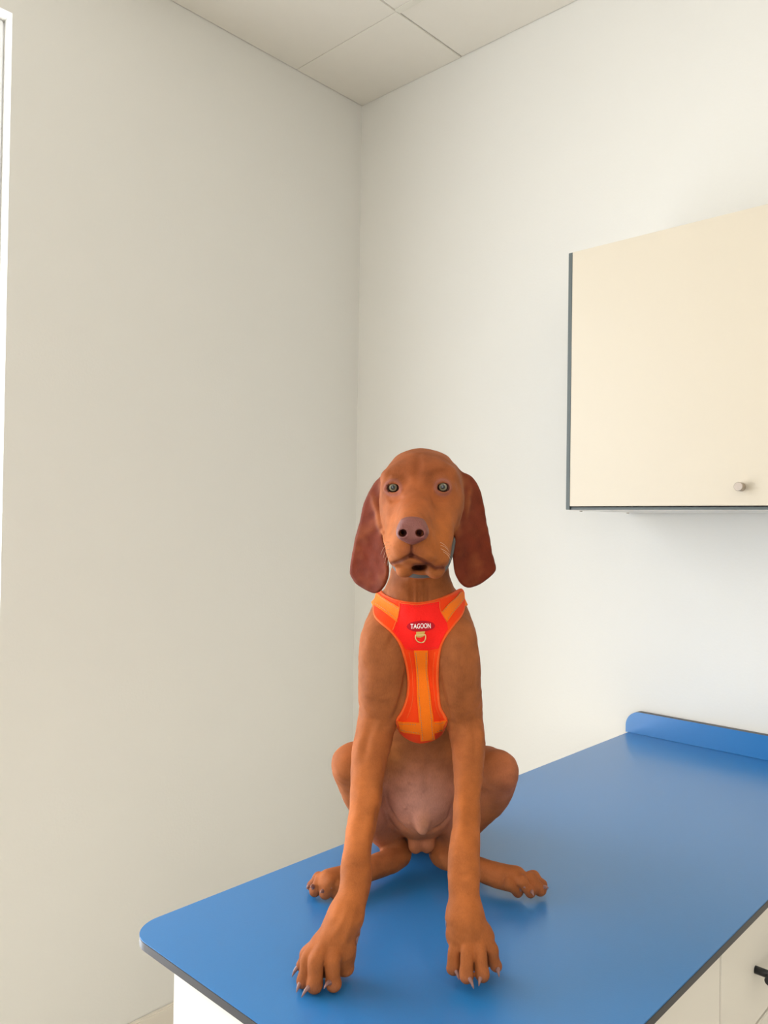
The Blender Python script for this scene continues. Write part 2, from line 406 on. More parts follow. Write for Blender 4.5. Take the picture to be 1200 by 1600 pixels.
    def line(self, pts, k=0.004, op=-1, sink=0.0, n=5, taper=True):
        """crease (op -1) or ridge (op 1) laid along the surface; pts: (x, y, r)"""
        P = []
        for i in range(len(pts) - 1):
            for t in range(n):
                f = t / n; P.append([pts[i][j] * (1 - f) + pts[i + 1][j] * f for j in range(3)])
        P.append(list(pts[-1]))
        Dl = [self.hit(p[0], p[1]) for p in P]
        f = lambda i: (1 - math.sin(math.pi * i / (len(P) - 1)) ** 0.6) * (k + 0.001) * (op if taper else 0)
        Q = [(p[0], p[1], d + sink + f(i), p[2]) for i, (p, d) in enumerate(zip(P, Dl)) if d is not None]
        self.chain(Q, k=k, op=op)
    def eval_grid(self, o, idx, h):
        """idx (N,3) integer grid positions; evaluated in blocks so that far shapes are skipped"""
        out = np.empty(len(idx)); B = max(1, int(0.036 / h))
        blk = idx // B; key = (blk[:, 0] * 4096 + blk[:, 1]) * 4096 + blk[:, 2]
        order = np.argsort(key, kind='stable'); ks = key[order]
        cuts = np.concatenate(([0], np.nonzero(np.diff(ks))[0] + 1, [len(ks)]))
        for a, b in zip(cuts[:-1], cuts[1:]):
            s = order[a:b]; P = o + idx[s] * h; lo, hi = P.min(0), P.max(0)
            pr = [q for q in self.p if (q[1] <= hi).all() and (q[2] >= lo).all()]
            out[s] = self.ev(P, pr)
        return out
    def mesh(self, h, box=None):
        lo = np.min([q[1] for q in self.p if q[4] > 0], 0); hi = np.max([q[2] for q in self.p if q[4] > 0], 0)
        if box is not None: lo, hi = np.maximum(lo, box[0]), np.minimum(hi, box[1])
        hc = 4 * h; n = np.ceil((hi - lo) / hc).astype(int) + 1
        ci = np.stack(np.meshgrid(*[np.arange(v) for v in n], indexing='ij'), -1).reshape(-1, 3)
        cd = self.eval_grid(lo + 1.5 * h, ci, hc).reshape(n)
        F = np.repeat(np.repeat(np.repeat(np.where(cd < 0, -1.0, 1.0).astype(np.float32), 4, 0), 4, 1), 4, 2)
        act = np.argwhere(np.abs(cd) < hc * 0.9 + 0.002)
        off = np.stack(np.meshgrid(*[np.arange(4)] * 3, indexing='ij'), -1).reshape(-1, 3)
        fi = (act[:, None, :] * 4 + off[None]).reshape(-1, 3)
        F[fi[:, 0], fi[:, 1], fi[:, 2]] = self.eval_grid(lo, fi, h)
        S = F < 0
        c8 = [(i, j, k) for i in (0, 1) for j in (0, 1) for k in (0, 1)]
        N = np.array(F.shape)
        cnt = np.zeros(N - 1, np.uint8)
        for i, j, k in c8: cnt += S[i:N[0] - 1 + i, j:N[1] - 1 + j, k:N[2] - 1 + k]
        cells = np.argwhere((cnt > 0) & (cnt < 8))
        vid = np.full(N - 1, -1, np.int32); vid[cells[:, 0], cells[:, 1], cells[:, 2]] = np.arange(len(cells))
        V = {c: F[cells[:, 0] + c[0], cells[:, 1] + c[1], cells[:, 2] + c[2]].astype(float) for c in c8}
        acc = np.zeros((len(cells), 3)); num = np.zeros(len(cells))
        for c in c8:
            for ax in range(3):
                if c[ax]: continue
                e = list(c); e[ax] = 1; e = tuple(e)
                a, b = V[c], V[e]; m = (a < 0) != (b < 0)
                t = np.where(m, a / np.where(m, a - b, 1), 0)
                p = np.tile(np.array(c, float), (len(cells), 1)); p[:, ax] = t
                acc[m] += p[m]; num[m] += 1
        verts = lo + (cells + acc / num[:, None]) * h
        quads = []
        for ax in range(3):
            u, v = [(1, 2), (2, 0), (0, 1)][ax]
            sl0 = [slice(None)] * 3; sl1 = [slice(None)] * 3
            sl0[ax] = slice(0, -1); sl1[ax] = slice(1, None)
            A, B_ = S[tuple(sl0)], S[tuple(sl1)]
            e = np.argwhere(A != B_); e = e[(e[:, u] > 0) & (e[:, v] > 0)]
            fl = A[e[:, 0], e[:, 1], e[:, 2]]
            du = np.zeros(3, int); du[u] = 1; dv = np.zeros(3, int); dv[v] = 1
            ok = (e[:, u] < N[u] - 1) & (e[:, v] < N[v] - 1); e = e[ok]; fl = fl[ok]
            g = lambda w_: vid[w_[:, 0], w_[:, 1], w_[:, 2]]
            q = np.stack([g(e - du - dv), g(e - dv), g(e), g(e - du)], 1)
            q[~fl] = q[~fl][:, ::-1]
            quads.append(q)
        quads = np.concatenate(quads); quads = quads[(quads >= 0).all(1)]
        return verts, quads
def relax(v, q, it=2, lam=0.5):
    e = np.concatenate([q[:, [0, 1]], q[:, [1, 2]], q[:, [2, 3]], q[:, [3, 0]]])
    e = np.concatenate([e, e[:, ::-1]])
    n = np.bincount(e[:, 0], minlength=len(v))[:, None].astype(float)
    for _ in range(it):
        for l in (lam, -lam * 1.03):
            s = np.stack([np.bincount(e[:, 0], weights=v[e[:, 1], a], minlength=len(v)) for a in range(3)], 1)
            v = v + l * (s / np.maximum(n, 1) - v)
    return v
DOG0 = np.array([0.045, 1.06, Z_TABLE])          # base point of the dog in the working frame
def to_world(p):
    return CAM + RT * p[0] + FH * p[1] + Vector((0, 0, p[2]))
def loc(p): return Vector((p[0] - DOG0[0], p[1] - DOG0[1], p[2] - DOG0[2]))
def grid_obj(name, v, q, m, parent):
    me = bpy.data.meshes.new(name)
    v = v - DOG0
    me.vertices.add(len(v)); me.vertices.foreach_set('co', v.astype(np.float32).ravel())
    me.loops.add(len(q) * 4); me.loops.foreach_set('vertex_index', q.astype(np.int32).ravel())
    me.polygons.add(len(q)); me.polygons.foreach_set('loop_start', np.arange(len(q), dtype=np.int32) * 4)
    me.update(calc_edges=True); me.validate()
    me.polygons.foreach_set('use_smooth', [True] * len(me.polygons))
    me.materials.append(m)
    return link(bpy.data.objects.new(name, me), parent)

B = Field()
# --- trunk
B.chain([(656, 870, 1.04, 42), (656, 910, 1.035, 48), (656, 945, 1.04, 58), (655, 1000, 1.06, 66), (655, 1070, 1.09, 68), (655, 1130, 1.12, 64), (655, 1200, 1.135, 62), (656, 1250, 1.145, 58)], k=0.02)
B.chain([(655, 930, 1.09, 46), (655, 985, 1.14, 58), (655, 1080, 1.21, 68), (655, 1180, 1.27, 70), (655, 1250, 1.29, 62)], k=0.035)
B.ell(656, 1085, 1.03, 44, 46, 74, k=0.02)                       # breastbone
B.ell(656, 985, 1.01, 50, 38, 50, k=0.02)                        # fore chest
B.ell(656, 1222, 1.125, 59, 52, 78, k=0.015)                     # belly
B.ell(620, 1250, 1.25, 60, 70, 58, k=0.03); B.ell(690, 1250, 1.25, 60, 70, 58, k=0.03)   # haunches
# tail, laid on the table behind
B.chain([(655, 1250, 1.33, 22), (650, 1246, 1.40, 14), (640, 1229, 1.47, 10), (620, 1210, 1.55, 7)], k=0.02)
# --- hind legs
B.chain([(605, 1225, 1.23, 56), (570, 1200, 1.12, 42), (551, 1193, 1.075, 29)], k=0.02)       # thigh
B.chain([(551, 1194, 1.075, 28), (562, 1236, 1.10, 29), (592, 1288, 1.13, 24), (616, 1326, 1.15, 16)], k=0.015)
B.chain([(619, 1322, 1.15, 16), (623, 1337, 1.14, 19), (588, 1354, 1.105, 18), (540, 1370, 1.075, 18), (515, 1378, 1.06, 19)], k=0.008)
B.chain([(710, 1225, 1.23, 56), (752, 1208, 1.12, 42), (776, 1202, 1.075, 29)], k=0.02)
B.chain([(779, 1208, 1.075, 28), (768, 1238, 1.10, 31), (726, 1286, 1.13, 25), (698, 1325, 1.15, 16)], k=0.015)
B.chain([(694, 1322, 1.15, 16), (690, 1337, 1.14, 18), (730, 1351, 1.11, 18), (778, 1368, 1.085, 18.5), (805, 1374, 1.075, 20)], k=0.008)
B.chain([(658, 1262, 1.09, 8), (660, 1284, 1.083, 10), (661, 1296, 1.082, 8)], k=0.012)      # sheath
B.ell(649, 1318, 1.125, 12, 14, 15, k=0.005); B.ell(668, 1318, 1.125, 12, 14, 15, k=0.005)
# --- shoulders and forelegs
LEGL = [(612, 955, 1.07, 30), (601, 985, 1.02, 33), (594, 1015, 0.998, 33), (591, 1075, 1.005, 31), (590, 1120, 1.015, 29), (582, 1160, 1.0, 29.5), (575, 1200, 0.98, 27), (571, 1250, 0.957, 24.5), (563, 1300, 0.934, 22.5), (557, 1340, 0.914, 22),
         (555, 1368, 0.902, 23), (551, 1400, 0.890, 23), (540, 1432, 0.880, 25)]
LEGR = [(698, 952, 1.07, 30), (708, 985, 1.02, 33), (714, 1015, 0.998, 33), (720, 1075, 1.005, 31), (725, 1120, 1.015, 29), (731, 1160, 1.0, 27), (732, 1200, 0.98, 24), (730, 1250, 0.957, 20.5), (728, 1300, 0.934, 22), (725, 1335, 0.914, 24.5),
         (725, 1370, 0.902, 25), (725, 1405, 0.891, 23.5), (728, 1432, 0.883, 26)]
B.chain(LEGL, k=0.014); B.chain(LEGR, k=0.014)
B.ell(605, 1052, 1.005, 33, 36, 82, k=0.014, rot=(0, 3, 0)); B.ell(710, 1052, 1.005, 31, 36, 82, k=0.014, rot=(0, -4, 0))   # upper arm muscle
B.ell(742, 1148, 1.03, 15, 24, 20, k=0.012); B.ell(572, 1150, 1.03, 15, 24, 20, k=0.012)      # elbows
B.ell(561, 1372, 0.905, 16, 14, 24, k=0.012)
# --- paws: knuckle, tip and claw of every toe
def paw(base, toes, k=0.0026, kb=0.010):
    bx, by, bD, br = base
    claws = []
    for kn, tp, cl in toes:
        B.chain([(bx * .4 + kn[0] * .6, by * .5 + kn[1] * .5, bD * .5 + kn[2] * .5, kn[3] * 1.0), kn, (kn[0] * .5 + tp[0] * .5, kn[1] * .45 + tp[1] * .55, kn[2] * .5 + tp[2] * .5 - .001, tp[3] * .90), tp], k=k)
        claws.append((tp, cl))
    return claws
CLAWS = []
B.chain([(540, 1432, 0.880, 25), (525, 1460, 0.876, 26), (515, 1474, 0.874, 24)], k=0.012)
B.chain([(535, 1480, 0.876, 19), (500, 1487, 0.872, 20)], k=0.012)
B.ell(505, 1508, 0.877, 32, 20, 18, k=0.006)
B.chain([(535, 1490, 0.876, 18), (541, 1512, 0.877, 12)], k=0.010)               # pad behind the toes
CLAWS += paw((525, 1462, 0.873, 25), [
    ((480, 1487, 0.880, 9.5), (471, 1509, 0.884, 8.5), (456, 1527, 0.878)),
    ((481, 1495, 0.862, 10.5), (474, 1532, 0.858, 10.5), (463, 1551, 0.846)),
    ((494, 1500, 0.853, 12), (492, 1539, 0.849, 13), (471, 1559, 0.836)),
    ((520, 1502, 0.855, 13), (521, 1536, 0.852, 13.5), (506, 1545, 0.836))])
B.chain([(728, 1432, 0.883, 26), (733, 1452, 0.880, 28)], k=0.012)
B.chain([(718, 1466, 0.880, 19), (752, 1466, 0.880, 20)], k=0.012)
B.ell(740, 1498, 0.890, 33, 20, 16, k=0.006)
CLAWS += paw((735, 1455, 0.876, 29), [
    ((709.5, 1487, 0.870, 10.4), (708.5, 1512, 0.869, 10.8), (717, 1531, 0.856)),
    ((730, 1486, 0.861, 10.2), (729, 1525, 0.856, 11.2), (740, 1545, 0.842)),
    ((750.5, 1486, 0.861, 10.2), (753.5, 1523, 0.857, 11.2), (748, 1541, 0.845)),
    ((768, 1483, 0.870, 10.4), (775, 1509, 0.872, 10), (780, 1527, 0.860))])
# dew claws
B.chain([(556, 1446, 0.884, 6), (558, 1460, 0.880, 5)], k=0.004)
B.chain([(704, 1420, 0.888, 6), (701, 1433, 0.883, 5)], k=0.004)
CLAWS += paw((520, 1378, 1.06, 20), [
    ((498, 1371, 1.078, 8), (487, 1384, 1.080, 8), (479, 1389, 1.072)),
    ((500, 1374, 1.062, 9), (492, 1391, 1.062, 9.5), (485, 1387, 1.046)),
    ((516, 1378, 1.050, 9.5), (509, 1395, 1.052, 10), (500, 1396, 1.038)),
    ((530, 1384, 1.050, 8.5), (525, 1397, 1.055, 8.5), (517, 1388, 1.042))], kb=0.008)
CLAWS += paw((805, 1374, 1.07, 20), [
    ((834, 1368, 1.084, 8), (847, 1382, 1.080, 8), (855, 1391, 1.073)),
    ((830, 1372, 1.070, 9), (844, 1390, 1.066, 9.5), (857, 1388, 1.058)),
    ((816, 1377, 1.058, 9.5), (828, 1393, 1.060, 9.5), (834, 1400, 1.045)),
    ((797, 1382, 1.060, 9), (809, 1394, 1.066, 8.5), (821, 1388, 1.048))], kb=0.008)
# --- head
B.ell(659, 762, 1.02, 64, 74, 61, k=0.012)                         # skull
B.ell(656, 752, 0.985, 52, 36, 36, k=0.02)                        # forehead
B.ell(622, 790, 0.985, 27, 34, 40, k=0.018); B.ell(694, 790, 0.985, 29, 34, 40, k=0.018)     # cheeks
B.chain([(653, 765, 0.98, 30), (649, 795, 0.934, 27), (645, 820, 0.897, 23)], k=0.02)    # bridge of the muzzle
B.chain([(655, 825, 0.985, 50), (651, 845, 0.938, 47), (648, 849, 0.914, 37)], k=0.018)    # muzzle
B.chain([(622, 790, 0.970, 24), (623, 820, 0.945, 18), (622, 848, 0.925, 15)], k=0.014)     # sides of the muzzle
B.chain([(690, 790, 0.970, 26), (690, 820, 0.945, 20), (687, 848, 0.925, 16)], k=0.016)
B.ell(620, 860, 0.920, 13, 27, 24, k=0.010, rot=(0, 8, 0)); B.ell(684, 864, 0.920, 18, 27, 24, k=0.010, rot=(0, -20, 0))   # flews
B.ell(629, 858, 0.899, 15, 14, 18, k=0.010); B.ell(663, 863, 0.899, 19, 14, 17, k=0.010, rot=(0, -28, 0))
B.chain([(655, 868, 1.01, 38), (656, 882, 0.950, 22)], k=0.012)                            # lower jaw
B.ell(633, 889, 0.928, 14, 16, 14, k=0.005); B.ell(680, 890, 0.930, 15, 16, 14, k=0.005)
B.ell(656, 889, 0.940, 16, 14, 8, k=0.005)
for x, y, D, r in ((628, 741, 0.968, 12), (610, 745, 0.972, 10), (674, 738, 0.968, 12), (695, 742, 0.972, 10)):
    B.ell(x, y, D, r * 1.3, r, r * .7, k=0.016)                    # brow
# eyes: lids, then sockets
EYES = []
for i, (ex, ey) in enumerate(((614.0, 762.0), (692.0, 761.2))):
    q = -1 if i == 0 else 1
    B.ell(ex, ey, B.hit(ex, ey) + 0.007, 16, 13, 13, k=0.010)
    eD = B.hit(ex, ey); EYES.append((ex, ey, eD))
    B.line([(ex + q * 12.5, ey + 2, 1.1), (ex + q * 9, ey - 6.5, 1.6), (ex, ey - 8.8, 2.4), (ex - q * 8, ey - 6, 2.0), (ex - q * 13, ey + 4, 1.2)], k=0.003, op=1, taper=False)
    B.line([(ex + q * 12.5, ey + 2, 1.1), (ex + q * 6, ey + 8.5, 1.6), (ex - q * 4, ey + 9, 1.7), (ex - q * 13, ey + 5, 1.2)], k=0.003, op=1, taper=False)
    B.ell(ex - q * 0.8, ey + 0.7, eD + 0.004, 9.4, 15, 7.0, k=0.0015, op=-1, rot=(0, 8 * q, 0))
    B.chain([(ex - q * 9, ey + 3, eD + 0.001, 2.6), (ex - q * 12.5, ey + 5, eD + 0.001, 1.2)], k=0.001, op=-1)
# ears
earL = [(606, 738), (592, 746), (579, 763), (569, 785), (562, 812), (555, 842), (549, 872), (545.5, 893), (549, 903), (557, 912), (568, 920), (579, 926), (588, 927), (597, 921), (604, 908), (607.5, 893), (607, 878), (605, 862), (599, 840), (596, 815), (594, 790), (594, 770), (603, 756)]
earR = [(708, 728), (724, 738), (738, 745), (746, 755), (753, 775), (758, 800), (763, 830), (769, 860), (774.5, 884), (774, 893), (766, 902), (752, 912), (740, 917), (730, 918), (720, 912), (711, 898), (707, 880), (708, 860), (712, 832), (718, 805), (722, 780), (716, 762), (708, 748)]
Lx = at(606, 840, 1.0)[0]; Rx = at(710, 840, 1.0)[0]; zt = at(600, 745, 1.0)[2]
def root(z):
    t = np.clip((z - (zt - 0.10)) / 0.10, 0, 1)
    return 0.036 * t * t * (3 - 2 * t) * t + 0.0012 * np.sin(z * 120)
B.slab(earL, 1.0, lambda x, z: 0.982 + root(z) + 0.9 * np.maximum(Lx - x, 0) - 6.0 * np.maximum(Lx - x - 0.012, 0) ** 2,
       lambda x, z: 0.0042 + 0 * x, k=0.006, tilt=0.8)
B.slab(earR, 1.0, lambda x, z: 0.982 + root(z) + 0.9 * np.maximum(x - Rx, 0) - 6.0 * np.maximum(x - Rx - 0.012, 0) ** 2,
       lambda x, z: 0.0042 + 0 * x, k=0.006, tilt=0.8)
EAR_PRIMS = B.p[-2:]
# sculpted ridges and creases
B.line([(583, 772, 2.4), (587, 792, 2.8), (594, 818, 2.6), (602, 846, 1.6)], k=0.006, op=1, sink=0.0005)          # fold of the ear
B.line([(733, 760, 1.6), (731, 785, 2.0), (725, 815, 1.2)], k=0.006, op=1, sink=0.0012)
B.line([(654, 706, 0.8), (653, 728, 2.8), (652, 752, 1.4)], k=0.007, sink=0.0)                                 # brow furrow
B.line([(599, 750, 0.8), (610, 738, 1.8), (627, 740, 1.8), (637, 752, 0.8)], k=0.007)                                # brow wrinkles
B.line([(668, 752, 0.8), (679, 739, 1.8), (696, 737, 1.8), (712, 750, 0.8)], k=0.007)
B.line([(603, 777, 0.6), (613, 782, 1.0), (627, 777, 0.6)], k=0.005); B.line([(681, 777, 0.6), (693, 781, 1.0), (704, 775, 0.6)], k=0.005)
B.line([(668, 842, 0.6), (676, 858, 1.0), (690, 870, 0.6)], k=0.008)
B.line([(643, 846, 1.6), (643, 868, 2.2)], k=0.002, taper=False, sink=0.0015)                                                                 # lip split
B.line([(643, 867, 2.6), (654, 873, 3.4), (667, 880, 4.2), (680, 887, 4.2), (693, 886, 2.2)], k=0.0025, taper=False, sink=0.002)              # right lip
B.line([(643, 867, 2.6), (634, 872, 3.2), (624, 878, 3.4), (611, 881, 1.8)], k=0.003, taper=False, sink=0.001)                               # left lip
B.ell(655, 885, 0.920, 13, 26, 7.5, k=0.003, op=-1)                                                                 # open mouth
for x0, x1, r in ((643, 643, 2.2), (654, 655, 2.2), (664, 665, 2.2)):
    B.line([(x0, 908, r), (x1, 925, r * 1.3), (x1, 975, r * .6)], k=0.0045, sink=0.0015)
B.line([(666, 1176, 0.6), (668, 1205, 1.4), (668, 1240, 0.8)], k=0.004)
for x_, y_ in ((641, 1222), (633, 1262), (640, 1286)): B.ell(x_, y_, B.hit(x_, y_) + 0.0006, 2.6, 2.6, 2.6, k=0.002)
B.line([(620, 980, 1.0), (612, 1000, 2.6), (603, 1020, 1.0)], k=0.008)
B.line([(599, 1232, 1.6), (606, 1260, 2.6), (620, 1284, 3.0), (642, 1303, 2.4)], k=0.005, sink=0.0008)
B.line([(597, 1262, 1.0), (608, 1284, 1.6), (624, 1302, 1.2)], k=0.005)             # groin creases
B.line([(706, 1262, 1.6), (701, 1277, 2.6), (690, 1290, 3.0), (672, 1303, 2.4)], k=0.005, sink=0.0008)
B.line([(590, 1180, 1.0), (584, 1240, 2.4), (572, 1310, 2.0), (566, 1345, 0.6)], k=0.012, op=1)          # tendons
B.line([(728, 1180, 1.0), (723, 1240, 2.2), (722, 1300, 1.8), (722, 1330, 0.6)], k=0.012, op=1)
B.line([(556, 1395, 0.8), (536, 1440, 1.2), (512, 1478, 0.8)], k=0.008, op=1)
B.line([(560, 1395, 0.8), (545, 1450, 1.0), (532, 1484, 0.8)], k=0.008, op=1)
B.line([(640, 1030, 1.0), (634, 1065, 2.2), (625, 1100, 2.8), (612, 1132, 1.5)], k=0.007, sink=0.0005)     # armpits
B.line([(682, 1040, 1.0), (690, 1080, 2.2), (699, 1112, 2.6), (706, 1134, 1.5)], k=0.007, sink=0.0005)
B.line([(702, 1362, 0.6), (724, 1369, 1.2), (748, 1362, 0.6)], k=0.005)
B.line([(538, 1350, 0.6), (556, 1356, 1.2), (577, 1352, 0.6)], k=0.005)
B.line([(746, 1190, 0.8), (744, 1150, 2.0), (735, 1120, 0.8)], k=0.010)
B.line([(566, 1190, 0.8), (573, 1155, 2.0), (585, 1120, 0.8)], k=0.010)
B.line([(630, 1078, 1.6), (634, 1092, 2.6), (629, 1108, 2.6), (622, 1124, 1.2)], k=0.004, op=1)       # loose skin by the armpit
B.line([(688, 1084, 1.2), (692, 1104, 2.2), (700, 1122, 1.2)], k=0.006, op=1)
for x_, q in ((629.5, 1), (656, -1)):
    B.chain([(x_, 833, 0.876, 5.0), (x_ + 4 * q, 830, 0.915, 3.5)], k=0.001, op=-1)                     # nostrils run on inside
H_BODY = 0.0015
verts, quads = B.mesh(H_BODY)
verts = relax(verts, quads, 2)
# slight unevenness of muscle and skin
def wob(P, f, s):
    r = np.random.RandomState(s); out = 0
    for _ in range(7):
        k_ = r.normal(size=3); k_ *= f / np.linalg.norm(k_) * r.uniform(.6, 1.4); out = out + np.sin(P @ k_ + r.uniform(0, 6.28))
    return out / 7 ** 0.5
fn_ = np.cross(verts[quads[:, 2]] - verts[quads[:, 0]], verts[quads[:, 3]] - verts[quads[:, 1]])
vn_ = np.zeros_like(verts)
for a_ in range(4):
    for b_ in range(3): vn_[:, b_] += np.bincount(quads[:, a_], weights=fn_[:, b_], minlength=len(verts))
vn_ /= np.linalg.norm(vn_, axis=1)[:, None] + 1e-12
verts = verts + vn_ * (0.00045 * wob(verts, 170, 3) + 0.00022 * wob(verts, 420, 4))[:, None]
verts[:, 2] = np.maximum(verts[:, 2], Z_TABLE + 0.0003)
# coat colours: rust all over, darker ears, bare pinkish belly, mauve lids and lips
def lin(*c): return np.array(srgb(*c)[:3])
def blob(c, r):
    c = np.asarray(c); r = np.asarray(r, float)
    return np.exp(-(((verts - c) / r) ** 2).sum(1))
col = np.tile(lin(160, 92, 50), (len(verts), 1))
def paint(mask, c, amt=1.0):
    global col
    m = np.clip(mask * amt, 0, 1)[:, None]; col = col * (1 - m) + np.asarray(c) * m
ear_m = np.zeros(len(verts))
for pr in EAR_PRIMS:
    fn, lo, hi = pr[0], pr[1], pr[2]
    s = np.nonzero(((verts >= lo) & (verts <= hi)).all(1))[0]
    ear_m[s] = np.maximum(ear_m[s], np.clip((0.004 - fn(verts[s])) / 0.004, 0, 1))
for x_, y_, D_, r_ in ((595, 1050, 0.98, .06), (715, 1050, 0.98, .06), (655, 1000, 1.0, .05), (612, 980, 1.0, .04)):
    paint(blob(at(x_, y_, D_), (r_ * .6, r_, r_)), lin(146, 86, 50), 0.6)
for x_, y_, D_ in ((566, 1260, .94), (560, 1300, .92), (730, 1260, .94), (728, 1330, .91), (545, 1430, .87), (730, 1430, .87)):
    paint(blob(at(x_, y_, D_), (.03, .04, .05)), lin(176, 100, 48), 0.6)
paint(blob(at(610, 1190, 1.09), (0.02, 0.04, 0.03)), lin(196, 124, 60), 0.6)
paint(ear_m, lin(104, 40, 23), 0.95)
paint(blob(at(657, 750, 0.99), (0.06, 0.06, 0.045)), lin(120, 62, 38), 0.8)
paint(blob(at(645, 790, 0.93), (0.03, 0.05, 0.03)), lin(166, 88, 46), 0.7)
paint(blob(at(690, 840, 0.92), (0.02, 0.04, 0.03)), lin(178, 100, 44), 0.6)
paint(blob(at(612, 850, 0.92), (0.02, 0.04, 0.03)), lin(184, 106, 52), 0.6)
paint(blob(at(655, 1252, 1.08), (0.040, 0.045, 0.034)), lin(204, 146, 130), 0.95)
paint(blob(at(655, 1240, 1.09), (0.052, 0.045, 0.04)), lin(192, 130, 100), 0.6)
for x in (600, 712): paint(blob(at(x, 1262, 1.12), (0.026, 0.05, 0.05)), lin(158, 100, 82), 0.75)
paint(blob(at(790, 1215, 1.08), (0.025, 0.04, 0.035)), lin(180, 112, 92), 0.6)
paint(blob(at(660, 1320, 1.11), (0.02, 0.03, 0.014)), lin(164, 100, 70), 0.9)
paint(blob(at(662, 1290, 1.08), (0.009, 0.02, 0.016)), lin(196, 136, 104), 0.7)
for ex, ey, eD in EYES:
    c = at(ex, ey, eD); rr = np.sqrt(((verts - c)[:, [0, 2]] ** 2).sum(1)); near = np.abs(verts[:, 1] - c[1]) < 0.02
    paint(np.exp(-((rr - 0.0090) / 0.0022) ** 2) * near, lin(146, 92, 82), 0.75)
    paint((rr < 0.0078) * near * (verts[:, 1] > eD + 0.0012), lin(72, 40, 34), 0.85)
def bearing(v):
    f_ = v[:, 1] * math.cos(PITCH) + v[:, 2] * math.sin(PITCH); u_ = v[:, 0] / f_; w_ = (-v[:, 1] * math.sin(PITCH) + v[:, 2] * math.cos(PITCH)) / f_
    c_, s_ = math.cos(ROLL), math.sin(ROLL)
    return np.stack([600 + (c_ * u_ - s_ * w_) * FPX, 800 - (s_ * u_ + c_ * w_) * FPX], 1)
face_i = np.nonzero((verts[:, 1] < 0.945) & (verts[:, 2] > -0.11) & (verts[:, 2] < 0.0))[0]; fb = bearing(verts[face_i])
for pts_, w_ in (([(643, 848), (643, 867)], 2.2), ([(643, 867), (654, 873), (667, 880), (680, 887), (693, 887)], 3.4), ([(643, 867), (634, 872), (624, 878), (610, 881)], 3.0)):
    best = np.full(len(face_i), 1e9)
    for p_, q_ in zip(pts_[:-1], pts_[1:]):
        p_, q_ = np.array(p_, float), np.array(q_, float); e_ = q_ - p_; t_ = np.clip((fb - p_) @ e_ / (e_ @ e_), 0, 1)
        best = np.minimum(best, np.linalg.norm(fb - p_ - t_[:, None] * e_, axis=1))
    m_ = np.zeros(len(verts)); m_[face_i] = np.exp(-(best / w_) ** 2); paint(m_, lin(92, 46, 38), 0.85)   # lip pigment, with the shade of the creases painted in
m_ = np.zeros(len(verts)); m_[face_i] = np.exp(-(((fb - [640, 862]) / [16, 9]) ** 2).sum(1)); paint(m_, lin(140, 76, 58), 0.5)
m_ = np.zeros(len(verts)); m_[face_i] = np.exp(-(((fb - [655, 886]) / [12, 6.5]) ** 4).sum(1)); paint(m_, lin(56, 24, 20), 0.95)   # mouth
for tp, cl in CLAWS[8:]:
    paint(blob(at(*tp[:3]), (0.007, 0.007, 0.006)), lin(128, 84, 74), 0.55)
for tp, cl in CLAWS[:8]:
    paint(blob(at(tp[0], tp[1] + 6, tp[2] - 0.006), (0.006, 0.006, 0.005)), lin(136, 84, 62), 0.5)
fur = bpy.data.materials.new('short_rust_coat'); fur.use_nodes = True
nt = fur.node_tree; b = nt.nodes['Principled BSDF']
va = nt.nodes.new('ShaderNodeAttribute'); va.attribute_name = 'coat'
tc = nt.nodes.new('ShaderNodeTexCoord')
mp = nt.nodes.new('ShaderNodeMapping'); mp.inputs['Scale'].default_value = (1, 1, 0.22)
nt.links.new(tc.outputs['Object'], mp.inputs['Vector'])
n1 = nt.nodes.new('ShaderNodeTexNoise'); n1.inputs['Scale'].default_value = 1100; n1.inputs['Detail'].default_value = 3
nt.links.new(mp.outputs[0], n1.inputs['Vector'])
n2 = nt.nodes.new('ShaderNodeTexNoise'); n2.inputs['Scale'].default_value = 45; n2.inputs['Detail'].default_value = 4
nt.links.new(tc.outputs['Object'], n2.inputs['Vector'])
ad = nt.nodes.new('ShaderNodeMath'); ad.operation = 'MULTIPLY_ADD'; ad.inputs[1].default_value = 0.5
nt.links.new(n1.outputs['Fac'], ad.inputs[0]); nt.links.new(n2.outputs['Fac'], ad.inputs[2])
mr = nt.nodes.new('ShaderNodeMapRange'); mr.inputs[1].default_value = 0.4; mr.inputs[2].default_value = 1.1; mr.inputs[3].default_value = 0.70; mr.inputs[4].default_value = 1.30
nt.links.new(ad.outputs[0], mr.inputs[0])
mx = nt.nodes.new('ShaderNodeMix'); mx.data_type = 'RGBA'; mx.blend_type = 'MULTIPLY'; mx.inputs[0].default_value = 1
nt.links.new(va.outputs['Color'], mx.inputs[6]); nt.links.new(mr.outputs[0], mx.inputs[7]); nt.links.new(mx.outputs[2], b.inputs['Base Color'])
bp = nt.nodes.new('ShaderNodeBump'); bp.inputs['Strength'].default_value = 0.2; bp.inputs['Distance'].default_value = 0.001
nt.links.new(n1.outputs['Fac'], bp.inputs['Height']); nt.links.new(bp.outputs[0], b.inputs['Normal'])
b.inputs['Roughness'].default_value = 0.6; b.inputs['Specular IOR Level'].default_value = 0.10
b.inputs['Sheen Weight'].default_value = 0.0; b.inputs['Sheen Roughness'].default_value = 0.4; b.inputs['Sheen Tint'].default_value = srgb(240, 190, 140)

dog = empty('dog', to_world(DOG0), YAW)
tag(dog, 'rust-coloured short-haired puppy with long drooping ears sitting on the blue worktop', 'dog')
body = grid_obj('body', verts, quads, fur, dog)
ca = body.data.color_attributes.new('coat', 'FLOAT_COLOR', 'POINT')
ca.data.foreach_set('color', np.concatenate([col, np.ones((len(col), 1))], 1).astype(np.float32).ravel())
